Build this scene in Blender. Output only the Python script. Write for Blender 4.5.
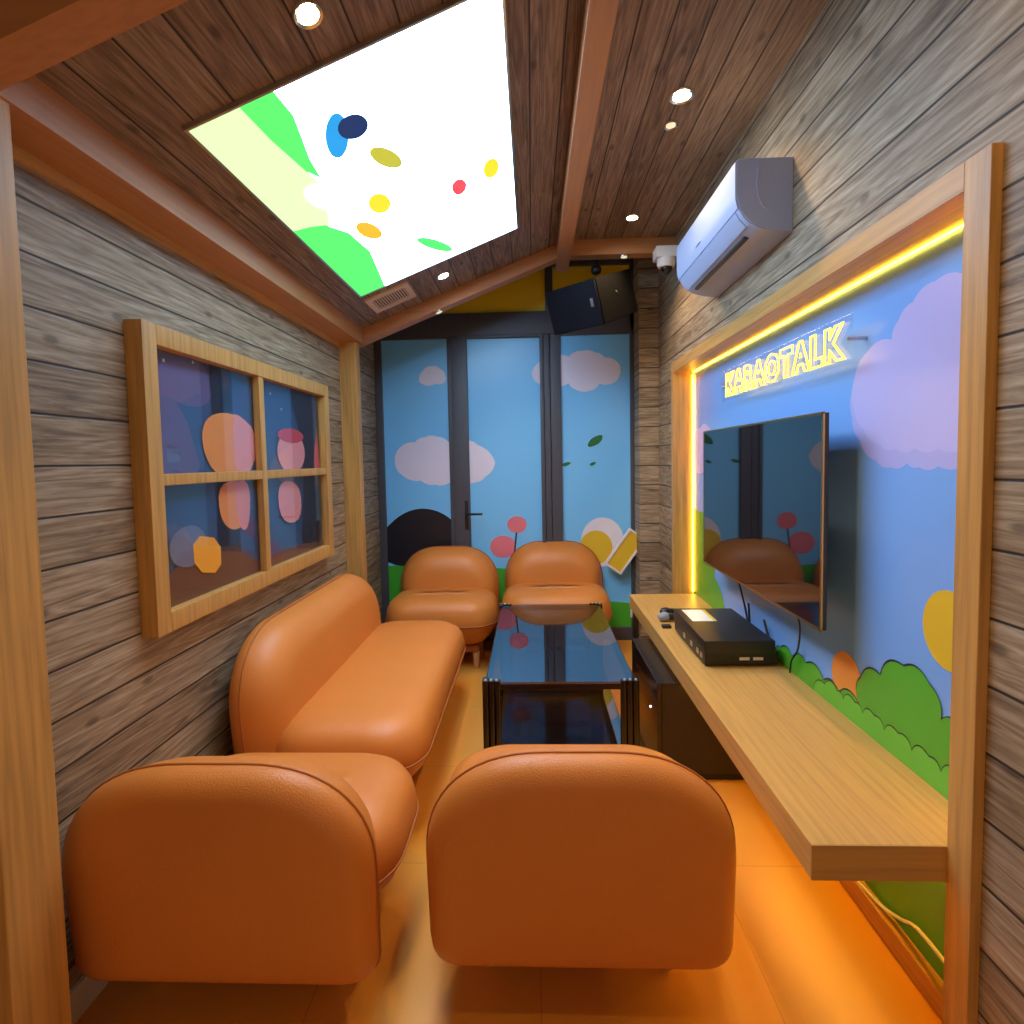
import bpy, bmesh, math, random
from mathutils import Vector, Matrix
from mathutils.geometry import tessellate_polygon
random.seed(5)
for o in list(bpy.data.objects): bpy.data.objects.remove(o, do_unlink=True)
scn = bpy.context.scene
COL = scn.collection
PI = math.pi

# ---------------------------------------------------------------- camera
cd = bpy.data.cameras.new('camera'); cam = bpy.data.objects.new('camera', cd); COL.objects.link(cam)
scn.camera = cam
fw = Vector((-0.037966, 0.997751, -0.055235)).normalized()
rt = Vector((0.999132, 0.036954, -0.019230)); rt = (rt - fw * rt.dot(fw)).normalized()
up = rt.cross(fw).normalized()
cam.matrix_world = Matrix(((rt.x, up.x, -fw.x, 0), (rt.y, up.y, -fw.y, 0), (rt.z, up.z, -fw.z, 1.4), (0, 0, 0, 1)))
cd.sensor_width = 36; cd.lens = 36 * 540 / 1024; cd.shift_y = -(512 - 490.26) / 1024
cd.clip_start = 0.02

# ---------------------------------------------------------------- world, exposure
w = bpy.data.worlds.new('world'); scn.world = w; w.use_nodes = True
w.node_tree.nodes['Background'].inputs[0].default_value = (1.0, 0.72, 0.50, 1)
w.node_tree.nodes['Background'].inputs[1].default_value = 0.30
vs = scn.view_settings
vs.view_transform = 'Standard'; vs.look = 'None'; vs.gamma = 1; vs.use_curve_mapping = False
vs.exposure = 0.75
BOX_E = 9.0        # ceiling lightbox
LED_E = 15.0       # yellow strips in the niche
SPOT_W = 20.0      # each large downlight
WARM = (1.0, 0.68, 0.36)

def lamp(name, kind, loc, energy, color, size=0.08, rot=(0, 0, 0), **k):
    l = bpy.data.lights.new(name, kind); l.energy = energy; l.color = color
    if kind == 'AREA': l.shape = 'DISK'; l.size = size
    else: l.shadow_soft_size = size
    for a, b in k.items(): setattr(l, a, b)
    o = bpy.data.objects.new(name, l); COL.objects.link(o); o.location = loc; o.rotation_euler = rot
    return o

# ---------------------------------------------------------------- materials
def newmat(name):
    m = bpy.data.materials.new(name); m.use_nodes = True
    nt = m.node_tree; b = nt.nodes['Principled BSDF']
    return m, nt, b
def N(nt, t, **k):
    n = nt.nodes.new(t)
    for a, b in k.items(): setattr(n, a, b)
    return n
def mathn(nt, op, a, b=None):
    n = N(nt, 'ShaderNodeMath', operation=op)
    for i, v in enumerate((a, b)):
        if v is None: continue
        if isinstance(v, (int, float)): n.inputs[i].default_value = v
        else: nt.links.new(v, n.inputs[i])
    return n.outputs[0]
def mixc(nt, f, a, b, mode='MIX'):
    n = N(nt, 'ShaderNodeMix', data_type='RGBA', blend_type=mode)
    for i, v in ((0, f), (6, a), (7, b)):
        if isinstance(v, (int, float)): n.inputs[i].default_value = v
        elif isinstance(v, tuple): n.inputs[i].default_value = (*v, 1)
        else: nt.links.new(v, n.inputs[i])
    return n.outputs[2]
def ramp(nt, fac, stops):
    r = N(nt, 'ShaderNodeValToRGB'); e = r.color_ramp.elements
    while len(e) < len(stops): e.new(0.5)
    for x, (p, c) in zip(e, stops): x.position = p; x.color = (*c, 1)
    nt.links.new(fac, r.inputs[0]); return r.outputs[0]

def plain(name, col, rough=0.5, metal=0.0, var=0.06, scale=8.0, bump=0.0, bscale=60.0, ior=None, coat=0.0, spec=None):
    m, nt, b = newmat(name)
    if spec is not None: b.inputs['Specular IOR Level'].default_value = spec
    tc = N(nt, 'ShaderNodeTexCoord'); no = N(nt, 'ShaderNodeTexNoise'); no.inputs['Scale'].default_value = scale
    nt.links.new(tc.outputs['Object'], no.inputs['Vector'])
    c = mixc(nt, no.outputs[0], tuple(x * (1 - var) for x in col), tuple(min(1, x * (1 + var)) for x in col))
    nt.links.new(c, b.inputs['Base Color'])
    b.inputs['Roughness'].default_value = rough; b.inputs['Metallic'].default_value = metal
    if ior: b.inputs['IOR'].default_value = ior
    if coat: b.inputs['Coat Weight'].default_value = coat; b.inputs['Coat Roughness'].default_value = 0.1
    if bump:
        n2 = N(nt, 'ShaderNodeTexNoise'); n2.inputs['Scale'].default_value = bscale; n2.inputs['Detail'].default_value = 4
        nt.links.new(tc.outputs['Object'], n2.inputs['Vector'])
        bp = N(nt, 'ShaderNodeBump'); bp.inputs['Strength'].default_value = bump; bp.inputs['Distance'].default_value = 0.004
        nt.links.new(n2.outputs[0], bp.inputs['Height']); nt.links.new(bp.outputs[0], b.inputs['Normal'])
    return m
def emit(name, col, s, back=None):
    m, nt, b = newmat(name)
    b.inputs['Base Color'].default_value = (*[min(1, x * 0.6) for x in col], 1)
    b.inputs['Emission Color'].default_value = (*col, 1); b.inputs['Emission Strength'].default_value = s
    b.inputs['Roughness'].default_value = 0.4
    return m
def thin_glass(name, tint=(1, 1, 1), refl=1.0):
    m, nt, b = newmat(name)
    out = nt.nodes['Material Output']
    tr = N(nt, 'ShaderNodeBsdfTransparent'); tr.inputs[0].default_value = (*tint, 1)
    gl = N(nt, 'ShaderNodeBsdfGlossy'); gl.inputs['Roughness'].default_value = 0.02
    lw = N(nt, 'ShaderNodeLayerWeight'); lw.inputs[0].default_value = 0.5
    f = mathn(nt, 'MULTIPLY', mathn(nt, 'ADD', 0.04, mathn(nt, 'MULTIPLY', mathn(nt, 'POWER', lw.outputs['Facing'], 5.0), 0.9)), refl)
    mx = N(nt, 'ShaderNodeMixShader'); nt.links.new(f, mx.inputs[0]); nt.links.new(tr.outputs[0], mx.inputs[1]); nt.links.new(gl.outputs[0], mx.inputs[2])
    nt.links.new(mx.outputs[0], out.inputs['Surface'])
    return m

def planks(name, along, across, width, phase, dark, mid, light, rough=0.6, blen=0.0, tw=0.0):
    """weathered boards: along / across are object axes 0,1,2"""
    m, nt, b = newmat(name)
    tc = N(nt, 'ShaderNodeTexCoord'); sp = N(nt, 'ShaderNodeSeparateXYZ'); nt.links.new(tc.outputs['Object'], sp.inputs[0])
    A = sp.outputs[along]; U = mathn(nt, 'DIVIDE', mathn(nt, 'SUBTRACT', sp.outputs[across], phase), width)
    idx = mathn(nt, 'FLOOR', U); fr = mathn(nt, 'FRACT', U)
    wn = N(nt, 'ShaderNodeTexWhiteNoise', noise_dimensions='1D'); nt.links.new(idx, wn.inputs['W'])
    rnd = wn.outputs['Value']
    off = mathn(nt, 'MULTIPLY', rnd, 37.0)
    A2 = mathn(nt, 'ADD', A, off)
    # fine grain
    cb = N(nt, 'ShaderNodeCombineXYZ')
    nt.links.new(mathn(nt, 'MULTIPLY', A2, 3.0), cb.inputs[0]); nt.links.new(mathn(nt, 'MULTIPLY', U, 4.2), cb.inputs[1]); nt.links.new(off, cb.inputs[2])
    n1 = N(nt, 'ShaderNodeTexNoise'); n1.inputs['Scale'].default_value = 1.6; n1.inputs['Detail'].default_value = 8; n1.inputs['Roughness'].default_value = 0.62; n1.inputs['Distortion'].default_value = 0.8
    nt.links.new(cb.outputs[0], n1.inputs['Vector'])
    # annual ring figure
    cb2 = N(nt, 'ShaderNodeCombineXYZ')
    nt.links.new(mathn(nt, 'MULTIPLY', A2, 0.55), cb2.inputs[0]); nt.links.new(mathn(nt, 'MULTIPLY', U, 1.1), cb2.inputs[1]); nt.links.new(off, cb2.inputs[2])
    n2 = N(nt, 'ShaderNodeTexNoise'); n2.inputs['Scale'].default_value = 1.2; n2.inputs['Detail'].default_value = 2
    nt.links.new(cb2.outputs[0], n2.inputs['Vector'])
    ring = mathn(nt, 'ABSOLUTE', mathn(nt, 'SUBTRACT', mathn(nt, 'FRACT', mathn(nt, 'MULTIPLY', n2.outputs[0], 16.0)), 0.5))
    cb3 = N(nt, 'ShaderNodeCombineXYZ')
    nt.links.new(mathn(nt, 'MULTIPLY', A2, 7.0), cb3.inputs[0]); nt.links.new(mathn(nt, 'MULTIPLY', U, 20.0), cb3.inputs[1])
    n3 = N(nt, 'ShaderNodeTexNoise'); n3.inputs['Scale'].default_value = 1.5; n3.inputs['Detail'].default_value = 5
    nt.links.new(cb3.outputs[0], n3.inputs['Vector'])
    v = mathn(nt, 'ADD', mathn(nt, 'MULTIPLY', n1.outputs[0], 0.75), mathn(nt, 'MULTIPLY', ring, 0.30))
    v = mathn(nt, 'ADD', v, mathn(nt, 'MULTIPLY', n3.outputs[0], 0.22))
    v = mathn(nt, 'ADD', v, mathn(nt, 'MULTIPLY', mathn(nt, 'SUBTRACT', rnd, 0.5), 0.13))
    c = ramp(nt, v, [(0.33, dark), (0.56, mid), (0.80, light)])
    # knots
    cb4 = N(nt, 'ShaderNodeCombineXYZ')
    nt.links.new(mathn(nt, 'MULTIPLY', A2, 2.3), cb4.inputs[0]); nt.links.new(mathn(nt, 'ADD', mathn(nt, 'MULTIPLY', U, 0.62), off), cb4.inputs[1])
    vo = N(nt, 'ShaderNodeTexVoronoi', feature='F1', voronoi_dimensions='2D'); vo.inputs['Scale'].default_value = 1.0
    nt.links.new(cb4.outputs[0], vo.inputs['Vector'])
    kn = N(nt, 'ShaderNodeMapRange', clamp=True); kn.inputs[1].default_value = 0.03; kn.inputs[2].default_value = 0.07; kn.inputs[3].default_value = 0.6; kn.inputs[4].default_value = 0.0
    nt.links.new(vo.outputs['Distance'], kn.inputs[0])
    c = mixc(nt, kn.outputs[0], c, tuple(x * 0.5 for x in dark))
    # groove between boards
    e = mathn(nt, 'MINIMUM', fr, mathn(nt, 'SUBTRACT', 1.0, fr))
    g = N(nt, 'ShaderNodeMapRange', clamp=True); g.inputs[1].default_value = 0.012; g.inputs[2].default_value = 0.034
    nt.links.new(e, g.inputs[0])
    grv = g.outputs[0]
    if blen:
        V = mathn(nt, 'FRACT', mathn(nt, 'DIVIDE', A2, blen)); e2 = mathn(nt, 'MINIMUM', V, mathn(nt, 'SUBTRACT', 1.0, V))
        g2 = N(nt, 'ShaderNodeMapRange', clamp=True); g2.inputs[1].default_value = 0.001; g2.inputs[2].default_value = 0.004
        nt.links.new(e2, g2.inputs[0]); grv = mathn(nt, 'MINIMUM', grv, g2.outputs[0])
    c = mixc(nt, grv, tuple(x * 0.22 for x in dark), c)
    nt.links.new(c, b.inputs['Base Color']); b.inputs['Roughness'].default_value = rough
    bp = N(nt, 'ShaderNodeBump'); bp.inputs['Strength'].default_value = 0.5; bp.inputs['Distance'].default_value = 0.004
    h = mathn(nt, 'ADD', mathn(nt, 'MULTIPLY', v, 0.35), grv)
    nt.links.new(h, bp.inputs['Height']); nt.links.new(bp.outputs[0], b.inputs['Normal'])
    return m

def oak(name, axis, base, rough=0.45, contrast=0.16):
    m, nt, b = newmat(name)
    tc = N(nt, 'ShaderNodeTexCoord'); mp = N(nt, 'ShaderNodeMapping')
    s = [70.0, 70.0, 70.0]; s[axis] = 3.0; mp.inputs['Scale'].default_value = s
    nt.links.new(tc.outputs['Object'], mp.inputs[0])
    no = N(nt, 'ShaderNodeTexNoise'); no.inputs['Scale'].default_value = 1.0; no.inputs['Detail'].default_value = 6
    nt.links.new(mp.outputs[0], no.inputs['Vector'])
    c = ramp(nt, no.outputs[0], [(0.3, tuple(x * (1 - contrast * 1.6) for x in base)), (0.5, base), (0.72, tuple(min(1, x * (1 + contrast)) for x in base))])
    nt.links.new(c, b.inputs['Base Color']); b.inputs['Roughness'].default_value = rough
    bp = N(nt, 'ShaderNodeBump'); bp.inputs['Strength'].default_value = 0.15; bp.inputs['Distance'].default_value = 0.002
    nt.links.new(no.outputs[0], bp.inputs['Height']); nt.links.new(bp.outputs[0], b.inputs['Normal'])
    return m

WD = dict(dark=(0.100, 0.062, 0.033), mid=(0.285, 0.200, 0.116), light=(0.50, 0.395, 0.265))
CD = dict(dark=(0.085, 0.050, 0.030), mid=(0.25, 0.162, 0.100), light=(0.43, 0.31, 0.205))
M = {}
M['wallboard'] = planks('weathered_boards', 1, 2, 0.1395, 0.088, **WD)
M['wallboard_l'] = planks('weathered_boards_left', 1, 2, 0.1268, 0.0126, **WD)
M['wallboard_x'] = planks('weathered_boards_end', 0, 2, 0.1395, 0.088, **WD)
M['ceilboard'] = planks('ceiling_boards', 1, 0, 0.113, 0.014, rough=0.55, **CD)
M['oak_y'] = oak('oak_trim_long', 1, (0.56, 0.29, 0.075))
M['oak_z'] = oak('oak_trim_upright', 2, (0.56, 0.29, 0.075))
M['beam_y'] = oak('beam_wood_long', 1, (0.50, 0.215, 0.075), contrast=0.08)
M['beam_x'] = oak('beam_wood_cross', 0, (0.50, 0.215, 0.075), contrast=0.08)
M['shelf'] = oak('shelf_veneer', 1, (0.60, 0.33, 0.090), rough=0.38, contrast=0.10)
M['shelf_x'] = oak('shelf_end_veneer', 0, (0.56, 0.30, 0.080), rough=0.42, contrast=0.10)
M['leather'] = plain('orange_leather', (0.64, 0.215, 0.036), rough=0.45, var=0.05, scale=5, bump=0.25, bscale=220)
M['seam'] = plain('leather_seam', (0.42, 0.13, 0.03), rough=0.5)
M['leg_wood'] = plain('pale_leg_wood', (0.62, 0.36, 0.15), rough=0.5)
M['white'] = plain('white_plastic', (0.80, 0.80, 0.80), rough=0.3, var=0.01)
M['black'] = plain('black_plastic', (0.012, 0.012, 0.013), rough=0.4)
M['blackgloss'] = plain('black_gloss', (0.008, 0.007, 0.008), rough=0.12, ior=1.6)
M['metal'] = plain('brushed_metal', (0.55, 0.55, 0.56), rough=0.3, metal=1)
M['tvglass'] = plain('tv_screen', (0.006, 0.006, 0.008), rough=0.03, var=0, ior=2.1)
m, nt, b = newmat('black_table_glass')
tr = N(nt, 'ShaderNodeBsdfTransparent'); tr.inputs[0].default_value = (.30, .32, .34, 1)
gl = N(nt, 'ShaderNodeBsdfGlossy'); gl.inputs['Roughness'].default_value = 0.012; gl.inputs[0].default_value = (.27, .30, .34, 1)
ad = N(nt, 'ShaderNodeAddShader'); nt.links.new(tr.outputs[0], ad.inputs[0]); nt.links.new(gl.outputs[0], ad.inputs[1])
nt.links.new(ad.outputs[0], nt.nodes['Material Output'].inputs['Surface'])
M['tableglass'] = m
M['glass'] = thin_glass('clear_glass')
M['alu'] = plain('dark_aluminium', (0.070, 0.070, 0.085), rough=0.45, var=0.03)
M['skyblue'] = plain('mural_blue', (0.20, 0.60, 1.0), rough=0.3, var=0.03, scale=0.8)
M['cloud'] = plain('mural_cloud', (0.78, 0.74, 0.86), rough=0.3, var=0.02)
M['green'] = plain('mural_green', (0.06, 0.42, 0.03), rough=0.35)
M['nblue'] = plain('niche_mural_blue', (0.20, 0.42, 0.88), rough=0.22, var=0.03, scale=0.8)
M['ncloud'] = plain('niche_mural_cloud', (0.52, 0.50, 0.88), rough=0.22, var=0.02)
M['ncloud2'] = plain('niche_mural_cloud_edge', (0.44, 0.45, 0.85), rough=0.22, var=0.02)
M['ngreen'] = plain('niche_mural_green', (0.09, 0.43, 0.03), rough=0.25)
M['ngreen2'] = plain('niche_mural_light_green', (0.15, 0.55, 0.05), rough=0.25)
M['leafgreen'] = plain('mural_dark_green', (0.01, 0.16, 0.05), rough=0.35)
M['ink'] = plain('mural_ink', (0.01, 0.012, 0.02), rough=0.35)
M['p_pink'] = plain('mural_pink', (0.80, 0.20, 0.25), rough=0.35)
M['p_yellow'] = plain('mural_yellow', (0.75, 0.50, 0.03), rough=0.35)
M['p_orange'] = plain('mural_orange', (0.85, 0.32, 0.06), rough=0.35)
M['p_white'] = plain('mural_white', (0.80, 0.76, 0.82), rough=0.35)
M['transom'] = plain('yellow_transom', (0.95, 0.66, 0.02), rough=0.35)
M['grille'] = plain('speaker_grille', (0.006, 0.006, 0.010), rough=0.6, spec=.1, bump=0.4, bscale=400)
M['spk'] = plain('speaker_cabinet', (0.006, 0.0055, 0.005), rough=0.6, spec=.12, bump=0.4, bscale=150)
M['ventm'] = plain('vent_beige', (0.80, 0.60, 0.43), rough=0.5)
M['bronze'] = plain('tv_bronze_edge', (0.45, 0.33, 0.15), rough=0.3, metal=1)

# floor : orange vinyl tiles with very faint joints
m, nt, b = newmat('orange_floor')
tc = N(nt, 'ShaderNodeTexCoord')
br = N(nt, 'ShaderNodeTexBrick'); br.offset = 0; br.inputs['Scale'].default_value = 1
br.inputs['Brick Width'].default_value = 0.6; br.inputs['Row Height'].default_value = 0.6; br.inputs['Mortar Size'].default_value = 0.002; br.inputs['Mortar Smooth'].default_value = 0.3
br.inputs['Color1'].default_value = (0.78, 0.325, 0.045, 1); br.inputs['Color2'].default_value = (0.81, 0.345, 0.050, 1); br.inputs['Mortar'].default_value = (0.62, 0.25, 0.035, 1)
nt.links.new(tc.outputs['Object'], br.inputs['Vector'])
no = N(nt, 'ShaderNodeTexNoise'); no.inputs['Scale'].default_value = 2.5; no.inputs['Detail'].default_value = 5; nt.links.new(tc.outputs['Object'], no.inputs['Vector'])
nt.links.new(mixc(nt, 0.18, br.outputs[0], no.outputs[1], 'OVERLAY'), b.inputs['Base Color']); b.inputs['Roughness'].default_value = 0.3
M['floor'] = m

# ---------------------------------------------------------------- mesh helpers
ORG = {}
def MB(): return bmesh.new()
def box(bm, x0, x1, y0, y1, z0, z1, mi=0, bev=0.0, mat=None):
    vs_ = [bm.verts.new((x, y, z)) for x in (x0, x1) for y in (y0, y1) for z in (z0, z1)]
    idx = ((0, 1, 3, 2), (4, 6, 7, 5), (0, 4, 5, 1), (2, 3, 7, 6), (0, 2, 6, 4), (1, 5, 7, 3))
    fs = [bm.faces.new([vs_[i] for i in f]) for f in idx]
    for f in fs: f.material_index = mi
    if bev:
        es = list({e for f in fs for e in f.edges})
        bmesh.ops.bevel(bm, geom=es, offset=bev, segments=3, profile=0.6, affect='EDGES', clamp_overlap=True)
    if mat is not None:
        for v in {v for f in fs if f.is_valid for v in f.verts}: v.co = mat @ v.co
def prism(bm, pts, axis, a0, a1, mi=0):
    """pts 2D in the two other axes (in order), extruded along axis"""
    def P(p, a):
        c = [0, 0, 0]; o = [i for i in range(3) if i != axis]; c[o[0]] = p[0]; c[o[1]] = p[1]; c[axis] = a; return c
    A = [bm.verts.new(P(p, a0)) for p in pts]; B = [bm.verts.new(P(p, a1)) for p in pts]
    fs = [bm.faces.new(A), bm.faces.new(B[::-1])]
    n = len(pts)
    for i in range(n): fs.append(bm.faces.new((A[i], B[i], B[(i + 1) % n], A[(i + 1) % n])))
    for f in fs: f.material_index = mi
def tube(bm, pts, r, seg=10, closed=False, mi=0, cap=True):
    pts = [Vector(p) for p in pts]; n = len(pts); rings = []; ref = None
    for i, p in enumerate(pts):
        a = pts[(i - 1) % n] if (closed or i > 0) else p; c = pts[(i + 1) % n] if (closed or i < n - 1) else p
        d = (c - a).normalized()
        if ref is None: ref = d.orthogonal().normalized()
        ref = (ref - d * ref.dot(d)).normalized(); s = d.cross(ref)
        rr = r[i] if isinstance(r, (list, tuple)) else r
        rings.append([bm.verts.new(p + (ref * math.cos(2 * PI * k / seg) + s * math.sin(2 * PI * k / seg)) * rr) for k in range(seg)])
    for i in range(n if closed else n - 1):
        a, c = rings[i], rings[(i + 1) % n]
        for k in range(seg):
            f = bm.faces.new((a[k], a[(k + 1) % seg], c[(k + 1) % seg], c[k])); f.material_index = mi; f.smooth = True
    if cap and not closed:
        bm.faces.new(rings[0][::-1]).material_index = mi; bm.faces.new(rings[-1]).material_index = mi
def curve(P, n=6):
    P = [Vector(p) for p in P]; out = []
    for i in range(len(P) - 1):
        a, b2, c, e = P[max(0, i - 1)], P[i], P[i + 1], P[min(len(P) - 1, i + 2)]
        for j in range(n):
            t = j / n; out.append(.5 * ((2 * b2) + (c - a) * t + (2 * a - 5 * b2 + 4 * c - e) * t * t + (3 * b2 - a - 3 * c + e) * t ** 3))
    return out + [P[-1]]
def lathe(bm, prof, seg=32, c=(0, 0, 0), mat=None, mi=0):
    rings = []
    for r, z in prof:
        ring = []
        for k in range(seg):
            v = Vector((r * math.cos(2 * PI * k / seg), r * math.sin(2 * PI * k / seg), z))
            if mat is not None: v = mat @ v
            ring.append(bm.verts.new(v + Vector(c)))
        rings.append(ring)
    for a, b2 in zip(rings, rings[1:]):
        for k in range(seg):
            f = bm.faces.new((a[k], a[(k + 1) % seg], b2[(k + 1) % seg], b2[k])); f.smooth = True; f.material_index = mi
    for rg in (rings[0][::-1], rings[-1]):
        bm.faces.new(rg).material_index = mi
def tag(o, label=None, cat=None, group=None, kind=None):
    if label: o['label'] = label
    if cat: o['category'] = cat
    if group: o['group'] = group
    if kind: o['kind'] = kind
    return o
def obj(name, bm, mats, parent=None, smooth=False, angle=None, local=False, loc=None):
    """one mesh object; verts are in world coordinates unless local"""
    bmesh.ops.recalc_face_normals(bm, faces=bm.faces[:])
    if smooth:
        for f in bm.faces: f.smooth = True
    org = Vector((0, 0, 0))
    if parent is not None and not local: org = ORG.get(parent.name, Vector((0, 0, 0)))
    if parent is None and loc is not None: org = Vector(loc)
    if org.length:
        for v in bm.verts: v.co -= org
    me = bpy.data.meshes.new(name); bm.to_mesh(me); bm.free()
    if smooth and angle:
        me.set_sharp_from_angle(angle=math.radians(angle))
    if not isinstance(mats, (list, tuple)): mats = [mats]
    for mm in mats: me.materials.append(M[mm] if isinstance(mm, str) else mm)
    o = bpy.data.objects.new(name, me); COL.objects.link(o)
    if parent is not None: o.parent = parent; ORG[o.name] = org
    elif loc is not None: o.location = loc; ORG[o.name] = org
    return o
def thing(name, loc, label, cat, group=None, rz=0.0, rot=None):
    o = bpy.data.objects.new(name, None); COL.objects.link(o); o.location = loc; o.rotation_euler = rot or (0, 0, rz)
    o.empty_display_size = 0.1
    ORG[o.name] = Vector(loc); return tag(o, label, cat, group)
def struct(name, bm, mats, label=None, **k):
    o = obj(name, bm, mats, **k); tag(o, label=label, kind='structure')
    return o
def copy_tree(src, parent=None):
    c = src.copy(); COL.objects.link(c); c.parent = parent
    for ch in list(src.children): copy_tree(ch, c)
    return c

# flat printed shapes lying on a plane (all in one mesh with the surface they are printed on)
def clip(poly, r):
    x0, x1, y0, y1 = r
    def cut(P, ins, inter):
        out = []
        for i in range(len(P)):
            a, b2 = P[i - 1], P[i]
            if ins(b2):
                if not ins(a): out.append(inter(a, b2))
                out.append(b2)
            elif ins(a): out.append(inter(a, b2))
        return out
    def ix(v): return lambda a, b2: (v, a[1] + (b2[1] - a[1]) * (v - a[0]) / (b2[0] - a[0]))
    def iy(v): return lambda a, b2: (a[0] + (b2[0] - a[0]) * (v - a[1]) / (b2[1] - a[1]), v)
    for ins, it in ((lambda p: p[0] >= x0, ix(x0)), (lambda p: p[0] <= x1, ix(x1)), (lambda p: p[1] >= y0, iy(y0)), (lambda p: p[1] <= y1, iy(y1))):
        if len(poly) < 3: return []
        poly = cut(poly, ins, it)
    return poly
def smooth_poly(P, n=2):
    for _ in range(n):
        Q = []
        for i in range(len(P)):
            a, b2 = P[i], P[(i + 1) % len(P)]
            Q += [(a[0] * .75 + b2[0] * .25, a[1] * .75 + b2[1] * .25), (a[0] * .25 + b2[0] * .75, a[1] * .25 + b2[1] * .75)]
        P = Q
    return P
def ell(cx, cy, rx, ry, n=40, a=0.0):
    return [(cx + rx * math.cos(t) * math.cos(a) - ry * math.sin(t) * math.sin(a), cy + rx * math.cos(t) * math.sin(a) + ry * math.sin(t) * math.cos(a)) for t in [2 * PI * k / n for k in range(n)]]
def puff(P, k=0.30, n=7):
    """scalloped cloud outline : an outward arc on every edge of the polygon"""
    area = sum(P[i][0] * P[(i + 1) % len(P)][1] - P[(i + 1) % len(P)][0] * P[i][1] for i in range(len(P)))
    s = 1 if area > 0 else -1
    out = []
    for i in range(len(P)):
        a, b2 = P[i], P[(i + 1) % len(P)]
        dx, dy = b2[0] - a[0], b2[1] - a[1]
        nx, ny = dy * s, -dx * s
        for j in range(n):
            t = j / n; h = k * 4 * t * (1 - t)
            out.append((a[0] + dx * t + nx * h, a[1] + dy * t + ny * h))
    return out
class Decal:
    """layers of printed shapes on a plane: place(u, v, depth) -> 3D"""
    def __init__(s, bm, place, rects, eps=0.0004): s.bm, s.place, s.rects, s.eps, s.k = bm, place, rects, eps, 1
    def add(s, poly, mi):
        for r in s.rects:
            P = clip(list(poly), r)
            if len(P) < 3: continue
            Q = []
            for p in P:
                if not Q or (abs(p[0] - Q[-1][0]) + abs(p[1] - Q[-1][1])) > 1e-5: Q.append(p)
            if len(Q) < 3: continue
            vv = [s.bm.verts.new(s.place(u, v, s.eps * s.k)) for u, v in Q]
            for tri in tessellate_polygon([[Vector((u, v, 0)) for u, v in Q]]):
                f = s.bm.faces.new([vv[i] for i in tri]); f.material_index = mi
        s.k += 1
    def line(s, pts, w, mi):
        for a, b2 in zip(pts, pts[1:]):
            dx, dy = b2[0] - a[0], b2[1] - a[1]; L = math.hypot(dx, dy) or 1; nx, ny = -dy / L * w / 2, dx / L * w / 2
            ex, ey = dx / L * w * .3, dy / L * w * .3
            P = [(a[0] + nx - ex, a[1] + ny - ey), (b2[0] + nx + ex, b2[1] + ny + ey), (b2[0] - nx + ex, b2[1] - ny + ey), (a[0] - nx - ex, a[1] - ny - ey)]
            for r in s.rects:
                Q = clip(P, r)
                if len(Q) >= 3:
                    f = s.bm.faces.new([s.bm.verts.new(s.place(u, v, s.eps * s.k)) for u, v in Q]); f.material_index = mi
        s.k += 1
def finish_decal(name, bm, mats, parent=None, kind=None):
    # printed faces keep their own orientation; no normal recalculation
    org = ORG.get(parent.name, Vector((0, 0, 0))) if parent is not None else Vector((0, 0, 0))
    for v in bm.verts: v.co -= org
    bmesh.ops.triangulate(bm, faces=[f for f in bm.faces if len(f.verts) > 4], ngon_method='EAR_CLIP')
    me = bpy.data.meshes.new(name); bm.to_mesh(me); bm.free()
    for mm in mats: me.materials.append(M[mm] if isinstance(mm, str) else mm)
    o = bpy.data.objects.new(name, me); COL.objects.link(o)
    if parent is not None: o.parent = parent; ORG[o.name] = org
    if kind: o['kind'] = kind
    return o

# ---------------------------------------------------------------- the room
XL, XR, XN, YB, YD = -1.19, 0.915, 1.02, -0.7, 4.19
ZC = 2.765                       # flat part of the ceiling
SL, X0, Z0 = 0.39, -1.085, 2.25  # sloping part: z = Z0 + SL (x - X0)
def zs(x): return Z0 + SL * (x - X0)
NY0, NY1, NZ = 1.172, 3.463, 1.932
NW = .066

bm = MB(); box(bm, XL - .2, XN + .2, YB, YD + .2, -0.1, 0); struct('floor', bm, 'floor')
bm = MB(); box(bm, XL - .1, XL, YB, YD + .1, 0, 2.4); box(bm, XL - .1, XL, 3.54, YD + .1, 2.4, 2.97); struct('wall_left', bm, 'wallboard_l')
bm = MB()
box(bm, XR, XN + .2, YB, NY0 - NW, 0, 3.0); box(bm, XR, XN + .2, NY1 + .04, YD + .1, 0, 3.0); box(bm, XR, XN + .2, NY0 - NW, NY1 + .04, NZ + .06, 3.0)
struct('wall_right', bm, 'wallboard')
bm = MB()
box(bm, .775, XR, 3.93, YD + .02, 0, 3.0); struct('wall_back', bm, 'wallboard_x')
XRID = 0.21
bm = MB()
prism(bm, [(XL - .1, zs(XL - .1)), (XRID, zs(XRID)), (XRID, zs(XRID) + .08), (XL - .1, zs(XL - .1) + .08)], 1, YB - .1, 3.54)
# prism axis 1 -> coordinates are (x, z)
prism(bm, [(XRID, ZC), (XN + .2, ZC), (XN + .2, ZC + .08), (XRID, ZC + .08)], 1, YB - .1, 3.54)
struct('ceiling', bm, 'ceilboard')
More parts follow.
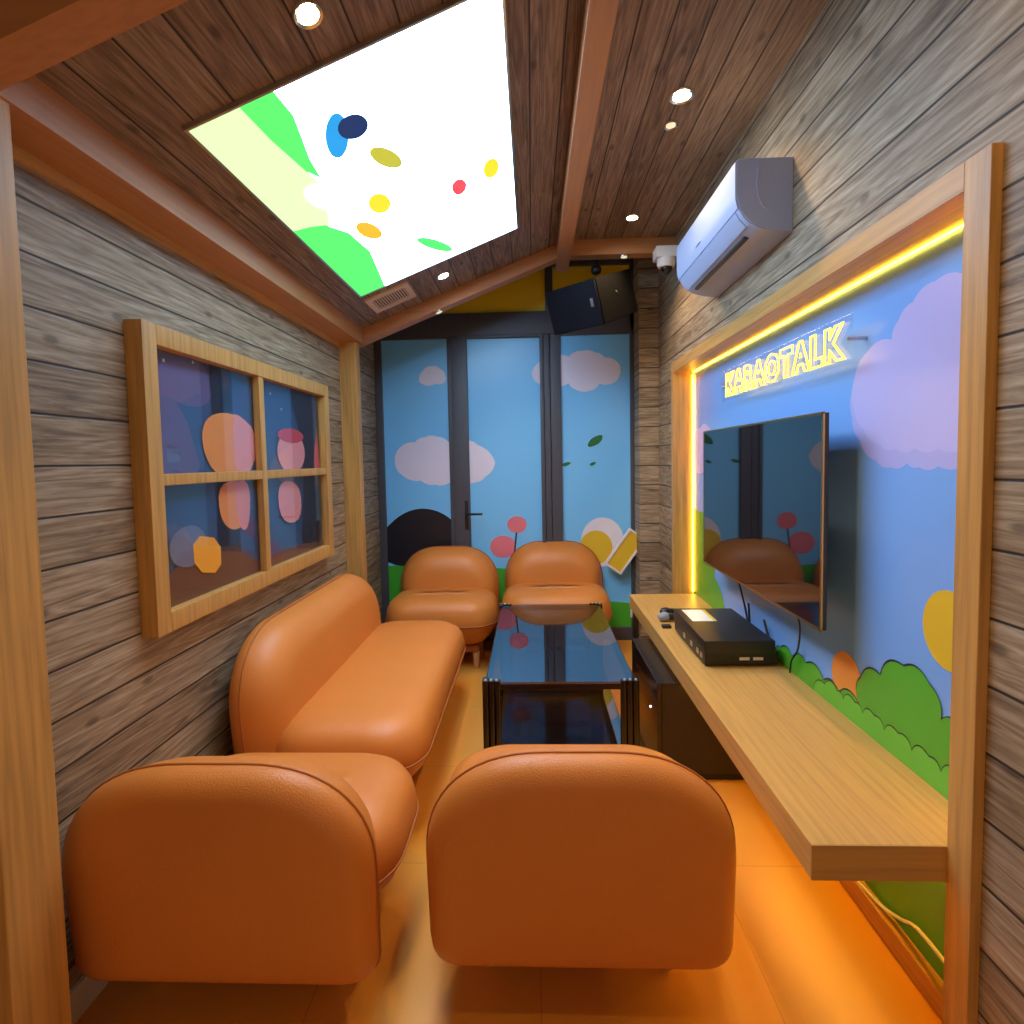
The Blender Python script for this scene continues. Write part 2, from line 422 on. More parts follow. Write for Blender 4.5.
# behind the far rafters the ceiling steps up over the doors
bm = MB(); box(bm, XL - .1, XN + .2, 3.52, YD + .1, 2.97, 3.03)
prism(bm, [(XL - .1, zs(XL - .1) + .02), (XRID, zs(XRID) + .02), (XN + .2, ZC + .02), (XN + .2, 2.97), (XL - .1, 2.97)], 1, 3.50, 3.54)
struct('ceiling_back', bm, 'alu')
bm = MB(); box(bm, XL, XL + .012, 1.14, 3.35, 0, .085); struct('baseboard_left', bm, 'white')
bm = MB(); box(bm, XN - .035, XN, NY0, NY1, 0, .065); struct('baseboard_niche', bm, 'oak_y')

# posts and beams
def tn():
    tn.k += 1; return 'trim_%d' % tn.k
tn.k = 0
bm = MB(); box(bm, XL, -1.075, 1.0, 1.13, 0, 2.17, bev=.003); struct(tn(), bm, 'oak_z')
bm = MB(); box(bm, XL, -1.085, 3.363, 3.44, 0, 2.155, bev=.003); struct(tn(), bm, 'oak_z')
# eaves beam on the left wall, tilted with the slope
ct, st = math.cos(math.atan(SL)), math.sin(math.atan(SL))
bm = MB(); p0 = (XL, zs(XL)); hw = .13; hh = .09
pe = (p0[0] + ct * hw, p0[1] + st * hw)
prism(bm, [p0, pe, (pe[0], 2.163), (p0[0], 2.148)], 1, 1.05, 3.5)
struct(tn(), bm, 'beam_y')
bm = MB(); box(bm, XL, XL + .010, 1.1, 3.4, 2.120, 2.150); struct(tn(), bm, 'oak_y')
# ridge beam
bm = MB(); box(bm, .178, .262, .2, 3.72, 2.655, 2.85, bev=.004); struct(tn(), bm, 'beam_y')
# rafters (back pair, front pair)
for (ya, yb) in ((3.46, 3.545), (1.02, 1.105)):
    bm = MB(); h = .085
    prism(bm, [(XL, zs(XL)), (.18, zs(.18)), (.18, zs(.18) - h), (XL, zs(XL) - h)], 1, ya, yb); struct(tn(), bm, 'beam_x')
    if ya > 2:
        bm = MB(); box(bm, .26, XR, ya, yb, ZC - .095, ZC); struct(tn(), bm, 'beam_x')

# niche in the right wall: printed back wall, frame, shelf
bm = MB()
box(bm, XN, XN + .05, NY0 - .1, NY1 + .1, 0, NZ + .1)
for f in bm.faces: f.material_index = 0
NR = (NY0, NY1, 0.0, NZ)
d = Decal(bm, lambda u, v, e: (XN - e, u, v), [NR])
c2 = [(1.769, 1.60), (1.767, 1.516), (1.724, 1.441), (1.645, 1.38), (1.574, 1.36), (1.511, 1.372), (1.465, 1.362), (1.396, 1.365), (1.310, 1.373), (1.0, 1.37), (1.0, 1.6)]
d.add(puff(c2, .14), 2)
c1 = [(1.0, 1.801), (1.319, 1.806), (1.42, 1.829), (1.5, 1.80), (1.555, 1.767), (1.583, 1.719), (1.693, 1.707), (1.757, 1.635), (1.757, 1.54), (1.705, 1.476), (1.628, 1.426), (1.559, 1.412), (1.480, 1.412), (1.398, 1.409), (1.312, 1.412), (1.0, 1.42)]
d.add(puff(c1, .14), 1)
d.add(puff([(3.5, 1.50), (3.31, 1.573), (3.198, 1.584), (3.092, 1.493), (3.092, 1.335), (3.197, 1.334), (3.5, 1.344)], .14), 1)
far = [(3.6, 1.05), (3.35, 1.06), (3.16, 1.03), (3.10, .90), (3.06, .72), (2.9, .60), (2.9, .4), (3.6, .4)]
d.add(puff(far, .1), 3)
bush = [(2.292, 0.565), (2.24, 0.60), (2.137, 0.60), (2.03, 0.615), (1.907, 0.60), (1.81, 0.60), (1.701, 0.612), (1.693, 0.700), (1.60, 0.745), (1.50, 0.81), (1.405, 0.80), (1.365, 0.725), (1.30, 0.737), (1.0, .74), (1.0, 0), (2.292, 0)]
d.add(ell(1.775, .665, .085, .085), 6); d.add(ell(1.345, .96, .09, .10), 5)
pb = puff(bush, .22); d.add([(u + (.004 if u > 1.36 else -.002), v + .005) for u, v in pb], 7); d.add(pb, 3)
fb = [(1.97, .54), (1.90, .59), (1.822, .60), (1.787, .588), (1.722, .606), (1.681, .590), (1.624, .610), (1.578, .588), (1.519, .610), (1.463, .592), (1.399, .610), (1.358, .594), (1.300, .62), (1.0, .6), (1.0, .4), (1.97, .4)]
pb = puff(fb, .28); d.add([(u + .001, v + .004) for u, v in pb], 7); d.add(pb, 4)
d.add([(1.0, 0), (3.6, 0), (3.6, .5), (1.0, .5)], 3)
finish_decal('wall_niche', bm, ['nblue', 'ncloud', 'ncloud2', 'ngreen', 'ngreen2', 'p_yellow', 'p_orange', 'ink'], kind='structure')

FX = .893
bm = MB(); box(bm, FX, XN, NY0 - NW, NY0, 0, NZ + .06, bev=.002); struct(tn(), bm, 'oak_z')
bm = MB(); box(bm, FX, XN, NY1, NY1 + .04, 0, NZ + .06, bev=.002); struct(tn(), bm, 'oak_z')
bm = MB(); box(bm, FX, XN, NY0, NY1, NZ, NZ + .06, bev=.002); struct(tn(), bm, 'oak_y')

# LED strips
M['led'] = emit('yellow_led', (1.0, 0.50, 0.03), LED_E)
M['neon'] = emit('neon_yellow', (1.0, 0.60, 0.05), 2.0)
strips = [('yellow light strip along the top back edge of the niche', (XN - .007, XN - .002, NY0 + .01, NY1 - .01, NZ - .006, NZ - .001)),
          ('yellow light strip up the far side of the niche', (XN - .008, XN - .002, NY1 - .010, NY1 - .001, .54, NZ - .02)),
          ('yellow light strip up the near side of the niche behind the frame', (XN - .008, XN - .002, NY0 + .001, NY0 + .010, .54, NZ - .02)),
          ('yellow light strip fixed to the underside of the oak shelf', (.655, .661, NY0 + .03, NY1 - .12, .4532, .4568)),
          ('yellow light strip under the shelf along the niche wall', (XN - .024, XN - .004, NY0 + .01, 3.30, .450, .4568))]
for lb, a in strips:
    bm = MB(); box(bm, *a); tag(obj('led_strip', bm, 'led', loc=((a[0] + a[1]) / 2, (a[2] + a[3]) / 2, a[4])), lb, 'light strip', 'yellow light strips of the niche')

# shelf worktop
t = thing('wall_shelf', (.8, 2.25, .538), 'long oak floating shelf running under the television', 'shelf')
bm = MB(); box(bm, .603, XN - .001, NY0 + .002, 3.41, .457, .538, bev=.002); obj('shelf_board', bm, 'shelf', t)
bm = MB(); box(bm, .603, XN - .001, NY0 - .001, NY0 + .0018, .4572, .5378); obj('end_panel', bm, 'shelf_x', t)
bm = MB(); box(bm, .612, .645, 3.33, 3.363, 0, .457, bev=.002); obj('leg', bm, 'black', t)

# ---------------------------------------------------------------- folding door wall
DY = 4.15
dt = thing('door_1', (-.2, DY, 0), 'dark aluminium glazed door with blue cloud film and yellow transom', None)
dt['kind'] = 'structure'; del dt['label']
bm = MB()
def bar(x0, x1, z0, z1, dy=0.0, bm_=None): box(bm_ or bm, x0, x1, DY - .03 - dy, DY + .05, z0, z1, bev=.003)
bar(XL, -1.136, 0, 2.52); bar(-.632, -.60, .0, 2.345); bar(.10, .145, 0, 2.345); bar(.150, .228, 0, 2.345); bar(.747, .775, 0, 2.85)
bar(XL, .775, 2.347, 2.515); bar(-1.136, -.632, 0, .13); bar(.228, .747, 0, .10)
bar(.118, .175, 2.515, 2.85); bar(XL, .775, 2.84, 2.97)
bar(-1.136, -.632, 2.33, 2.347); bar(.228, .747, 2.33, 2.347)
obj('door_frame', bm, 'alu', dt, smooth=True, angle=30)
leaf = MB()
box(leaf, -.598, -.480, DY - .045, DY + .03, .012, 2.343, bev=.004); box(leaf, .070, .098, DY - .045, DY + .03, .012, 2.343, bev=.004)
box(leaf, -.480, .070, DY - .045, DY + .03, .012, .14, bev=.004); box(leaf, -.480, .070, DY - .045, DY + .03, 2.325, 2.343, bev=.002)
obj('door_leaf', leaf, 'alu', dt, smooth=True, angle=30)
cl1 = puff([(-0.852, 2.02), (-0.818, 2.10), (-0.751, 2.13), (-0.694, 2.11), (-0.653, 2.06), (-0.655, 2.008), (-0.729, 1.997), (-0.834, 2.0)], .15)
cl2 = puff([(-1.059, 1.402), (-1.021, 1.51), (-0.90, 1.553), (-0.82, 1.59), (-0.727, 1.593), (-0.635, 1.545), (-0.529, 1.562), (-0.411, 1.521), (-0.283, 1.387), (-0.36, 1.28), (-0.431, 1.238), (-0.537, 1.247), (-0.643, 1.236), (-0.75, 1.225), (-0.86, 1.257), (-1.014, 1.309)], .12)
cl3 = puff([(0.01, 2.044), (0.045, 2.12), (0.162, 2.175), (0.291, 2.175), (0.395, 2.215), (0.49, 2.20), (0.561, 2.16), (0.663, 2.117), (0.675, 2.04), (0.636, 1.977), (0.521, 1.967), (0.443, 1.915), (0.34, 1.928), (0.288, 1.975), (0.081, 1.965)], .12)
lv = [smooth_poly(p) for p in ([(0.415, 1.48), (0.445, 1.556), (0.548, 1.592), (0.525, 1.515)], [(0.215, 1.357), (0.26, 1.38), (0.305, 1.376), (0.26, 1.343)], [(0.43, 1.354), (0.46, 1.376), (0.493, 1.375), (0.465, 1.345)])]
dark = smooth_poly([(-1.2, .589), (-1.2, .83), (-1.14, .90), (-1.023, 1.0), (-0.888, 1.046), (-0.755, 1.03), (-0.632, 0.96), (-.5, .8), (-0.49, 0.56)], 2)
hill = [(-1.3, .60), (-.63, .585), (-.3, .57), (.2, .53), (.42, .44), (.56, .30), (.8, .28), (.8, 0), (-1.3, 0)]
for rct in ((-1.136, -.632, .13, 2.33), (-.480, .070, .14, 2.325), (.228, .747, .10, 2.33)):
    bm = MB(); box(bm, rct[0], rct[1], DY - .004, DY + .01, rct[2], rct[3])
    d = Decal(bm, lambda u, v, e: (u, DY - .004 - e, v), [rct])
    d.add(cl1, 1); d.add(cl2, 1); d.add(cl3, 1)
    for q in lv: d.add(q, 3)
    if rct[0] < -1: d.add(dark, 4)
    d.add(ell(.53, .76, .165, .19), 8); d.add(ell(.48, .72, .125, .13), 6)
    d.add(ell(-.235, .735, .10, .085), 5); d.add(ell(-.125, .905, .075, .065), 5); d.line([(-.13, .84), (-.15, .66)], .012, 4)
    d.add(hill, 2)
    p = finish_decal('door_pane', bm, ['skyblue', 'cloud', 'green', 'leafgreen', 'ink', 'p_pink', 'p_yellow', 'p_orange', 'p_white'], dt)
for x0, x1, z0, z1 in ((XL, .118, 2.515, 2.84), (.175, .747, 2.515, 2.84)):
    bm = MB(); box(bm, x0, x1, DY, DY + .01, z0, z1); obj('transom_panel', bm, 'transom', dt)
h = MB(); box(h, -.520, -.492, DY - .055, DY - .045, .88, 1.10, bev=.004)
tube(h, [(-.506, DY - .05, 1.0), (-.506, DY - .10, 1.0), (-.49, DY - .11, 1.0), (-.38, DY - .11, 1.0)], .009)
obj('door_handle', h, 'black', dt, smooth=True, angle=40)
# bit of pale wall above the door head, behind everything
bm = MB(); box(bm, XL, XN, YD, YD + .1, 0, 3.0); struct('wall_end', bm, 'white')

# ---------------------------------------------------------------- soft seats
def arch(Wd, z0, z1, R, rb, n=14, ex=2.2, side=0.0):
    """closed outline in (x,z), counter-clockwise from the bottom centre"""
    hw = Wd / 2; P = []
    def arc(cx, cz, rx, rz, a0, a1):
        for k in range(n + 1):
            t = a0 + (a1 - a0) * k / n; c, s = math.cos(t), math.sin(t)
            P.append((cx + rx * math.copysign(abs(c) ** (2 / ex), c), cz + rz * math.copysign(abs(s) ** (2 / ex), s)))
    P.append((0, z0)); P.append((hw * .5, z0))
    arc(hw - rb, z0 + rb, rb, rb, -PI / 2, 0)
    RX, RZ = R
    arc(hw - RX, z1 - RZ, RX, RZ, 0, PI / 2); 
    if hw - RX > .03: P.append((0, z1))
    arc(-hw + RX, z1 - RZ, RX, RZ, PI / 2, PI)
    arc(-hw + rb, z0 + rb, rb, rb, PI, 1.5 * PI)
    P.append((-hw * .5, z0))
    Q = []
    for p in P:
        if not Q or math.dist(p, Q[-1]) > 1e-4: Q.append(p)
    # bulge the sides
    H = z1 - z0
    return [(x * (1 + side * math.sin(PI * min(1, max(0, (z - z0) / H)))), z) for x, z in Q]
def loft(bm, outline, st, lean=0.0, zref=0.0, capn=5, bul0=0.0, bul1=0.0):
    """st: list of (y, inset). returns nothing"""
    xs = [p[0] for p in outline]; zz = [p[1] for p in outline]
    cx, cz = (min(xs) + max(xs)) / 2, (min(zz) + max(zz)) / 2; hw, hh = (max(xs) - min(xs)) / 2, (max(zz) - min(zz)) / 2
    def ring(y, ins, f=1.0):
        r = []
        for x, z in outline:
            sx = (hw - ins) / hw * f; sz = (hh - ins) / hh * f
            X, Zz = cx + (x - cx) * sx, cz + (z - cz) * sz
            r.append(bm.verts.new((X, y + lean * (Zz - zref), Zz)))
        return r
    rings = []
    y0, i0 = st[0]; y1, i1 = st[-1]
    for k in range(capn, 0, -1):
        f = 1 - k / (capn + 1); rings.append(ring(y0 - bul0 * (1 - f * f), i0, f))
    for y, i in st: rings.append(ring(y, i))
    for k in range(1, capn + 1):
        f = 1 - k / (capn + 1); rings.append(ring(y1 + bul1 * (1 - f * f), i1, f))
    n = len(outline)
    for a, b2 in zip(rings, rings[1:]):
        for k in range(n): bm.faces.new((a[k], b2[k], b2[(k + 1) % n], a[(k + 1) % n]))
    for rg, y, bl in ((rings[0], y0, -bul0), (rings[-1], y1, bul1)):
        c = bm.verts.new((cx, y + bl + lean * (cz - zref), cz))
        for k in range(n): bm.faces.new((rg[k], rg[(k + 1) % n], c))
def rnd_st(y0, y1, r0, r1, n=6):
    s = []
    for k in range(n + 1):
        a = PI / 2 * k / n; s.append((y0 + r0 * (1 - math.cos(a)), r0 * (1 - math.sin(a))))
    for k in range(n + 1):
        a = PI / 2 * (1 - k / n); s.append((y1 - r1 * (1 - math.cos(a)), r1 * (1 - math.sin(a))))
    return s
def seat_mesh(Wd, y0, y1, z0, z1, taper=.72, rxy=.18):
    """puffy seat: plan is a superellipse-like rounded rectangle; section bulges, underside drawn in"""
    bm = MB(); hw, hd = Wd / 2, (y1 - y0) / 2; cy = (y0 + y1) / 2; H = z1 - z0
    per = []
    nn = 96
    def corner(cx, cy_, a0):
        for k in range(13):
            a = a0 + PI / 2 * k / 12; per.append((cx + rxy * math.cos(a), cy_ + rxy * math.sin(a)))
    corner(hw - rxy, hd - rxy, 0); corner(-hw + rxy, hd - rxy, PI / 2); corner(-hw + rxy, -hd + rxy, PI); corner(hw - rxy, -hd + rxy, 1.5 * PI)
    # densify straights
    D = []
    for i in range(len(per)):
        a, b2 = per[i], per[(i + 1) % len(per)]; L = math.dist(a, b2); m_ = max(1, int(L / .03))
        for j in range(m_): D.append((a[0] + (b2[0] - a[0]) * j / m_, a[1] + (b2[1] - a[1]) * j / m_))
    prof = [(-.30, 0.0), (-.16, .02), (-.10, .08), (-.055, .20), (-.018, .36), (-.002, .47), (0.0, .52), (.002, .56), (-.002, .66), (-.010, .78), (-.028, .88), (-.058, .948), (-.10, .982), (-.17, 1.0), (-.28, 1.006)]
    rings = []
    for ins, t in prof:
        r = []
        for q, (x, y) in enumerate(D):
            fx = (hw + ins) / hw; fy = (hd + ins) / hd
            wv = 1 + (.010 * math.sin(q * 2.1) * math.exp(-((t - .33) / .16) ** 2))
            r.append(bm.verts.new((x * fx * wv, cy + y * fy * wv, z0 + H * t)))
        rings.append(r)
    n = len(D)
    for a, b2 in zip(rings, rings[1:]):
        for k in range(n): bm.faces.new((a[k], a[(k + 1) % n], b2[(k + 1) % n], b2[k]))
    bm.faces.new(rings[0][::-1]); top = bm.verts.new((0, cy, z0 + H * 1.01))
    for k in range(n): bm.faces.new((rings[-1][k], rings[-1][(k + 1) % n], top))
    seam = [(x * (hw + .003) / hw, cy + y * (hd + .003) / hd, z0 + H * .51) for x, y in D]
    return bm, seam
def make_seat(name, Wd, depth, Hb, Hs, label, cat, group=None, R=(.31, .27), r1=.10, th=.23):
    t = thing(name, (0, 0, 0), label, cat, group)
    y0 = -depth / 2
    bm = MB(); out = arch(Wd - .03, .120, Hb, R, .07, ex=2.35, side=.010)
    loft(bm, out, [(y, i + max(0, y - y0 - .10) * .30) for y, i in rnd_st(y0 + .03, y0 + .03 + th, .065, r1, 8)], lean=-.06, zref=.12, bul0=.010, bul1=.006)
    back = obj('backrest', bm, 'leather', t, smooth=True, local=True)
    bm = MB(); k = .030
    hw = max(p[0] for p in out); cz = (.120 + Hb) / 2; hh = (Hb - .120) / 2
    pts = [(x * (hw + .0012) / hw, y0 + .098 - .06 * (z - .12), cz + (z - cz) * (hh + .0012) / hh) for x, z in out]
    tube(bm, pts, .0032, seg=6, closed=True); obj('seam', bm, 'seam', back, smooth=True, local=True)
    bm, seam = seat_mesh(Wd, y0 + .12, depth / 2, .13, Hs); s = obj('seat', bm, 'leather', t, smooth=True, local=True)
    bm = MB(); tube(bm, seam, .004, seg=6, closed=True); obj('piping', bm, 'seam', s, smooth=True, local=True)
    bm = MB(); box(bm, -Wd / 2 + .13, Wd / 2 - .13, y0 + .16, depth / 2 - .12, .100, .145, bev=.012); obj('base_frame', bm, 'seam', t, smooth=True, angle=40, local=True)
    for sx in (-1, 1):
        for sy in (-1, 1):
            bm = MB(); x = sx * (Wd / 2 - .15); y = .03 + sy * (depth / 2 - .17)
            lathe(bm, [(.016, 0), (.018, .004), (.027, .098), (.027, .10)], 20, (x, y, 0)); obj('leg', bm, 'leg_wood', t, smooth=True, angle=50, local=True)
    return t
CH = make_seat('lounge_chair', .79, .64, .680, .437, 'rounded orange leather lounge chair in the foreground, seen squarely from behind', 'chair', 'orange lounge chairs')
def place(o, x, y, rz, label):
    o.location = (x, y, 0); o.rotation_euler = (0, 0, rz); o['label'] = label
place(CH, .102, 1.55, 0, 'orange leather lounge chair at the near end of the table, its back to the viewer')
c = copy_tree(CH); place(c, -.782, 1.495, 0, 'orange leather lounge chair squeezed between the near post and the sofa, back to the viewer')
c = copy_tree(CH); place(c, -.635, 3.76, PI, 'orange leather lounge chair facing the viewer, beyond the far end of the sofa'); c.scale = (.96, 1, 1.12)
c = copy_tree(CH); place(c, .15, 3.87, PI, 'orange leather lounge chair behind the far end of the black table'); c.scale = (.97, 1, 1.14)
SF = make_seat('sofa', 1.45, .72, .775, .45, 'long orange leather sofa against the plank wall below the framed picture', 'sofa', None, R=(.32, .30), r1=.09, th=.20)
SF.location = (-.775, 2.565, 0); SF.rotation_euler = (0, 0, -PI / 2)

# ---------------------------------------------------------------- black glass table
t = thing('coffee_table', (.105, 2.90, 0), 'low black glass table with fluted legs and a lower shelf', 'table')
TX0, TX1, TY0, TY1, TZ = -.225, .435, 2.262, 3.52, .45
bm = MB(); box(bm, TX0 + .01, TX1 - .01, TY0 + .006, TY1 - .006, TZ - .010, TZ, bev=.002); obj('tabletop', bm, 'tableglass', t)
bm = MB()
for a in ((TX0 + .03, TX1 - .03, TY0 + .004, TY0 + .03), (TX0 + .03, TX1 - .03, TY1 - .03, TY1 - .004), (TX0 + .004, TX0 + .03, TY0 + .03, TY1 - .03), (TX1 - .03, TX1 - .004, TY0 + .03, TY1 - .03)):
    box(bm, *a, TZ - .034, TZ - .0105, bev=.002)
obj('top_frame', bm, 'blackgloss', t)
bm = MB(); box(bm, TX0 + .03, TX1 - .03, TY0 + .03, TY1 - .03, .142, .150, bev=.002); obj('lower_shelf', bm, 'tableglass', t)
for a in ((TX0 + .03, TX0 + .045, TY0 + .03, TY1 - .03), (TX1 - .045, TX1 - .03, TY0 + .03, TY1 - .03)):
    bm = MB(); box(bm, *a, .118, .1415); obj('shelf_rail', bm, 'blackgloss', t)
for x in (TX0, TX1):
    for y in (TY0, TY1):
        sx = 1 if x == TX0 else -1; sy = 1 if y == TY0 else -1
        bm = MB()
        for i in range(3):
            tube(bm, [(x + sx * (.008 + .026 * i), y + sy * .012, 0), (x + sx * (.008 + .026 * i), y + sy * .012, TZ + .004)], .0145, seg=16)
        tube(bm, [(x + sx * .008, y + sy * .038, 0), (x + sx * .008, y + sy * .038, TZ + .004)], .0145, seg=16)
        lg = obj('leg', bm, 'blackgloss', t, smooth=True, angle=50)
        bm = MB()
        for i in (0, 1, 2): lathe(bm, [(.006, 0), (.006, .005), (.003, .008)], 12, (x + sx * (.008 + .024 * i), y + sy * .012, TZ + .004))
        obj('stud', bm, 'metal', lg, smooth=True, angle=40)

# ---------------------------------------------------------------- television
tv = thing('television', (.9, 2.28, .85), 'large black flat television with a thin bronze edge above the oak shelf', 'television')
bm = MB(); box(bm, .901, .917, 1.706, 2.864, .846, 1.529, bev=.003); box(bm, .917, .955, 1.85, 2.72, .87, 1.35, bev=.01); obj('tv_body', bm, 'black', tv, smooth=True, angle=30)
bm = MB()
for a in ((1.703, 1.712, .843, 1.532), (2.858, 2.867, .843, 1.532), (1.703, 2.867, .843, .852), (1.703, 2.867, 1.523, 1.532)): box(bm, .896, .902, *a, bev=.001)
obj('tv_bezel', bm, 'bronze', tv)
bm = MB(); box(bm, .8975, .903, 1.712, 2.858, .852, 1.523); obj('screen', bm, 'tvglass', tv)
bm = MB(); box(bm, .945, 1.018, 2.08, 2.48, 1.0, 1.35, bev=.004); obj('wall_bracket', bm, 'black', tv)
bm = MB(); tube(bm, curve([(.96, 2.62, .87), (.985, 2.60, .78), (1.003, 2.58, .68), (1.003, 2.55, .62), (1.003, 2.53, .545)]), .0045, seg=8)
tag(obj('power_cable', bm, 'black', loc=(.98, 2.5, .545), smooth=True), 'black cable hanging from the far part of the television down behind the black boxes', 'cable')
bm = MB(); tube(bm, curve([(.965, 2.02, .84), (.992, 2.03, .76), (1.0, 2.06, .66), (.995, 2.10, .60), (1.0, 2.12, .545)]), .0035, seg=8)
tag(obj('signal_cable', bm, 'black', loc=(.99, 2.1, .545), smooth=True), 'thin black cable curving down to the shelf at the near end of the television', 'cable')

# ---------------------------------------------------------------- neon sign
ns = thing('neon_sign', (.97, 2.23, 1.68), 'glowing yellow neon sign reading KARAOTALK on clear acrylic above the television', 'sign')
bm = MB(); box(bm, .966, .970, 1.680, 2.80, 1.675, 1.822, bev=.001); obj('acrylic_panel', bm, 'glass', ns)
cu = bpy.data.curves.new('neon_text', 'FONT'); cu.body = 'KARAOTALK'; cu.size = .155; cu.fill_mode = 'NONE'; cu.bevel_depth = .0036; cu.bevel_resolution = 2; cu.offset = .0085; cu.space_character = 1.24; cu.resolution_u = 3
tmp = bpy.data.objects.new('neon_tmp', cu); COL.objects.link(tmp)
bpy.context.view_layer.update()
me = bpy.data.meshes.new_from_object(tmp.evaluated_get(bpy.context.evaluated_depsgraph_get()))
bpy.data.objects.remove(tmp); bpy.data.curves.remove(cu)
xs = [v.co.x for v in me.vertices]; ys = [v.co.y for v in me.vertices]
sx = (2.72 - 1.700) / (max(xs) - min(xs)); sy = .118 / (max(ys) - min(ys)); mnx, mny = min(xs), min(ys)
for v in me.vertices:
    # text runs from far (left in view) to near
    v.co = Vector((.960 + v.co.z, 2.72 - (v.co.x - mnx) * sx, 1.688 + (v.co.y - mny) * sy)) - Vector((.97, 2.23, 1.68))
me.materials.clear(); me.materials.append(M['neon']); me.flip_normals(); me.name = 'neon_letters'
o = bpy.data.objects.new('neon_letters', me); COL.objects.link(o); o.parent = ns
for (y, z) in ((1.70, 1.75), (2.79, 1.75)):
    bm = MB(); mt = Matrix.Rotation(PI / 2, 4, 'Y'); lathe(bm, [(.006, -.008), (.006, .048)], 14, (.972, y, z), mt); obj('standoff', bm, 'metal', ns, smooth=True, angle=40)

# ---------------------------------------------------------------- karaoke boxes on the shelf
t = thing('karaoke_player', (.83, 2.5, .56), 'black karaoke player lying on the oak shelf under a smaller box', 'electronics')
bm = MB(); box(bm, .690, .985, 2.150, 2.62, .568, .622, bev=.003); obj('case', bm, 'black', t, smooth=True, angle=30)
for x in (.72, .95):
    for y in (2.2, 2.58):
        bm = MB(); lathe(bm, [(.012, .56), (.012, .569)], 14, (x, y, 0)); obj('foot', bm, 'black', t)
for y in (2.18, 2.23, 2.32, 2.43):
    bm = MB(); box(bm, .6875, .692, y, y + .028, .585, .607, bev=.001); obj('front_button', bm, 'metal', t)
for x in (.83, .885):
    bm = MB(); box(bm, x, x + .04, 2.148, 2.151, .588, .60); obj('sticker', bm, 'white', t)
t = thing('amplifier', (.83, 2.5, .622), 'flat black amplifier stacked on the karaoke player with a white paper label', 'electronics')
bm = MB(); box(bm, .682, .965, 2.128, 2.61, .6225, .675, bev=.004); obj('case', bm, 'black', t, smooth=True, angle=30)
bm = MB(); box(bm, .715, .81, 2.40, 2.585, .675, .6758); obj('paper_label', bm, 'white', t)
bm = MB(); box(bm, .81, .825, 2.40, 2.585, .675, .6759); obj('label_stripe', bm, 'p_yellow', t)
t = thing('wifi_router', (.99, 2.35, .56), 'small black router with two raised antennas behind the black boxes', 'electronics')
bm = MB(); box(bm, .990, 1.015, 2.22, 2.50, .56, .60, bev=.004); obj('case', bm, 'black', t)
for a, b2 in (((1.0, 2.46, .60), (1.0, 2.48, .735)), ((1.0, 2.23, .60), (.995, 2.30, .71))):
    bm = MB(); tube(bm, [a, ((a[0] + b2[0]) / 2, (a[1] + b2[1]) / 2, (a[2] + b2[2]) / 2), b2], [.006, .0055, .0045], seg=10); obj('antenna', bm, 'black', t, smooth=True, angle=50)
# microphones
def mic(x, y, lab, headmat, rz, z=.585):
    t = thing('microphone', (x, y, z), lab, 'microphone', 'microphones lying at the far end of the black boxes', rz=rz)
    mt = Matrix.Rotation(-PI / 2, 4, 'Y')
    bm = MB(); lathe(bm, [(.011, -.20), (.013, -.15), (.017, -.03), (.020, 0)], 20, (0, 0, 0), mt); obj('handle', bm, 'black', t, smooth=True, angle=50, local=True)
    bm = MB(); lathe(bm, [(.019, 0), (.024, .012), (.0245, .028), (.020, .045), (.010, .054), (.002, .056)], 20, (0, 0, 0), mt); obj('mic_head', bm, headmat, t, smooth=True, local=True)
M['mesh_grey'] = plain('mic_mesh_grey', (0.28, 0.30, 0.33), rough=0.5, bump=.5, bscale=500)
mic(.70, 2.78, 'black microphone with a grey ball head pointing off the shelf edge', 'mesh_grey', 0)
mic(.73, 2.87, 'all black microphone lying farthest behind the black boxes', 'black', .1)
bm = MB(); box(bm, .640, .685, 2.655, 2.69, .56, .575, bev=.004)
tag(obj('remote_control', bm, 'black', loc=(.66, 2.67, .56)), 'small black remote tucked beside the boxes at the shelf edge', 'remote')

for o in list(COL.objects):
    if o.parent is None and o.name.split('.')[0] in ('karaoke_player', 'amplifier', 'wifi_router', 'microphone', 'remote_control'): o.location.z -= .022; o.location.y += .05; o.location.x += (0 if o.name == 'wifi_router' else .004)   # onto the shelf top at .538

# ---------------------------------------------------------------- cabinet below the shelf
t = thing('subwoofer_cabinet', (.76, 2.6, 0), 'black wooden cabinet standing on the floor below the oak shelf', 'cabinet')
M['blackwood'] = plain('black_wood', (0.020, 0.012, 0.010), rough=0.45)
bm = MB(); box(bm, .535, .985, 2.275, 2.85, .04, .432, bev=.004); obj('body', bm, 'blackwood', t, smooth=True, angle=30)
bm = MB(); box(bm, .535, .985, 2.27, 2.855, .4325, .440, bev=.002); obj('top_panel', bm, 'blackgloss', t)
bm = MB(); box(bm, .516, .534, 2.268, 2.857, .03, .440, bev=.003); obj('front_panel', bm, 'blackgloss', t)
bm = MB(); box(bm, .56, .97, 2.30, 2.83, 0, .04); obj('plinth', bm, 'black', t)
M['ledblue'] = emit('power_led', (.6, .75, 1.0), 6)
bm = MB(); lathe(bm, [(.004, 0), (.004, .003)], 12, (.516, 2.40, .28), Matrix.Rotation(-PI / 2, 4, 'Y')); obj('power_light', bm, 'ledblue', t)

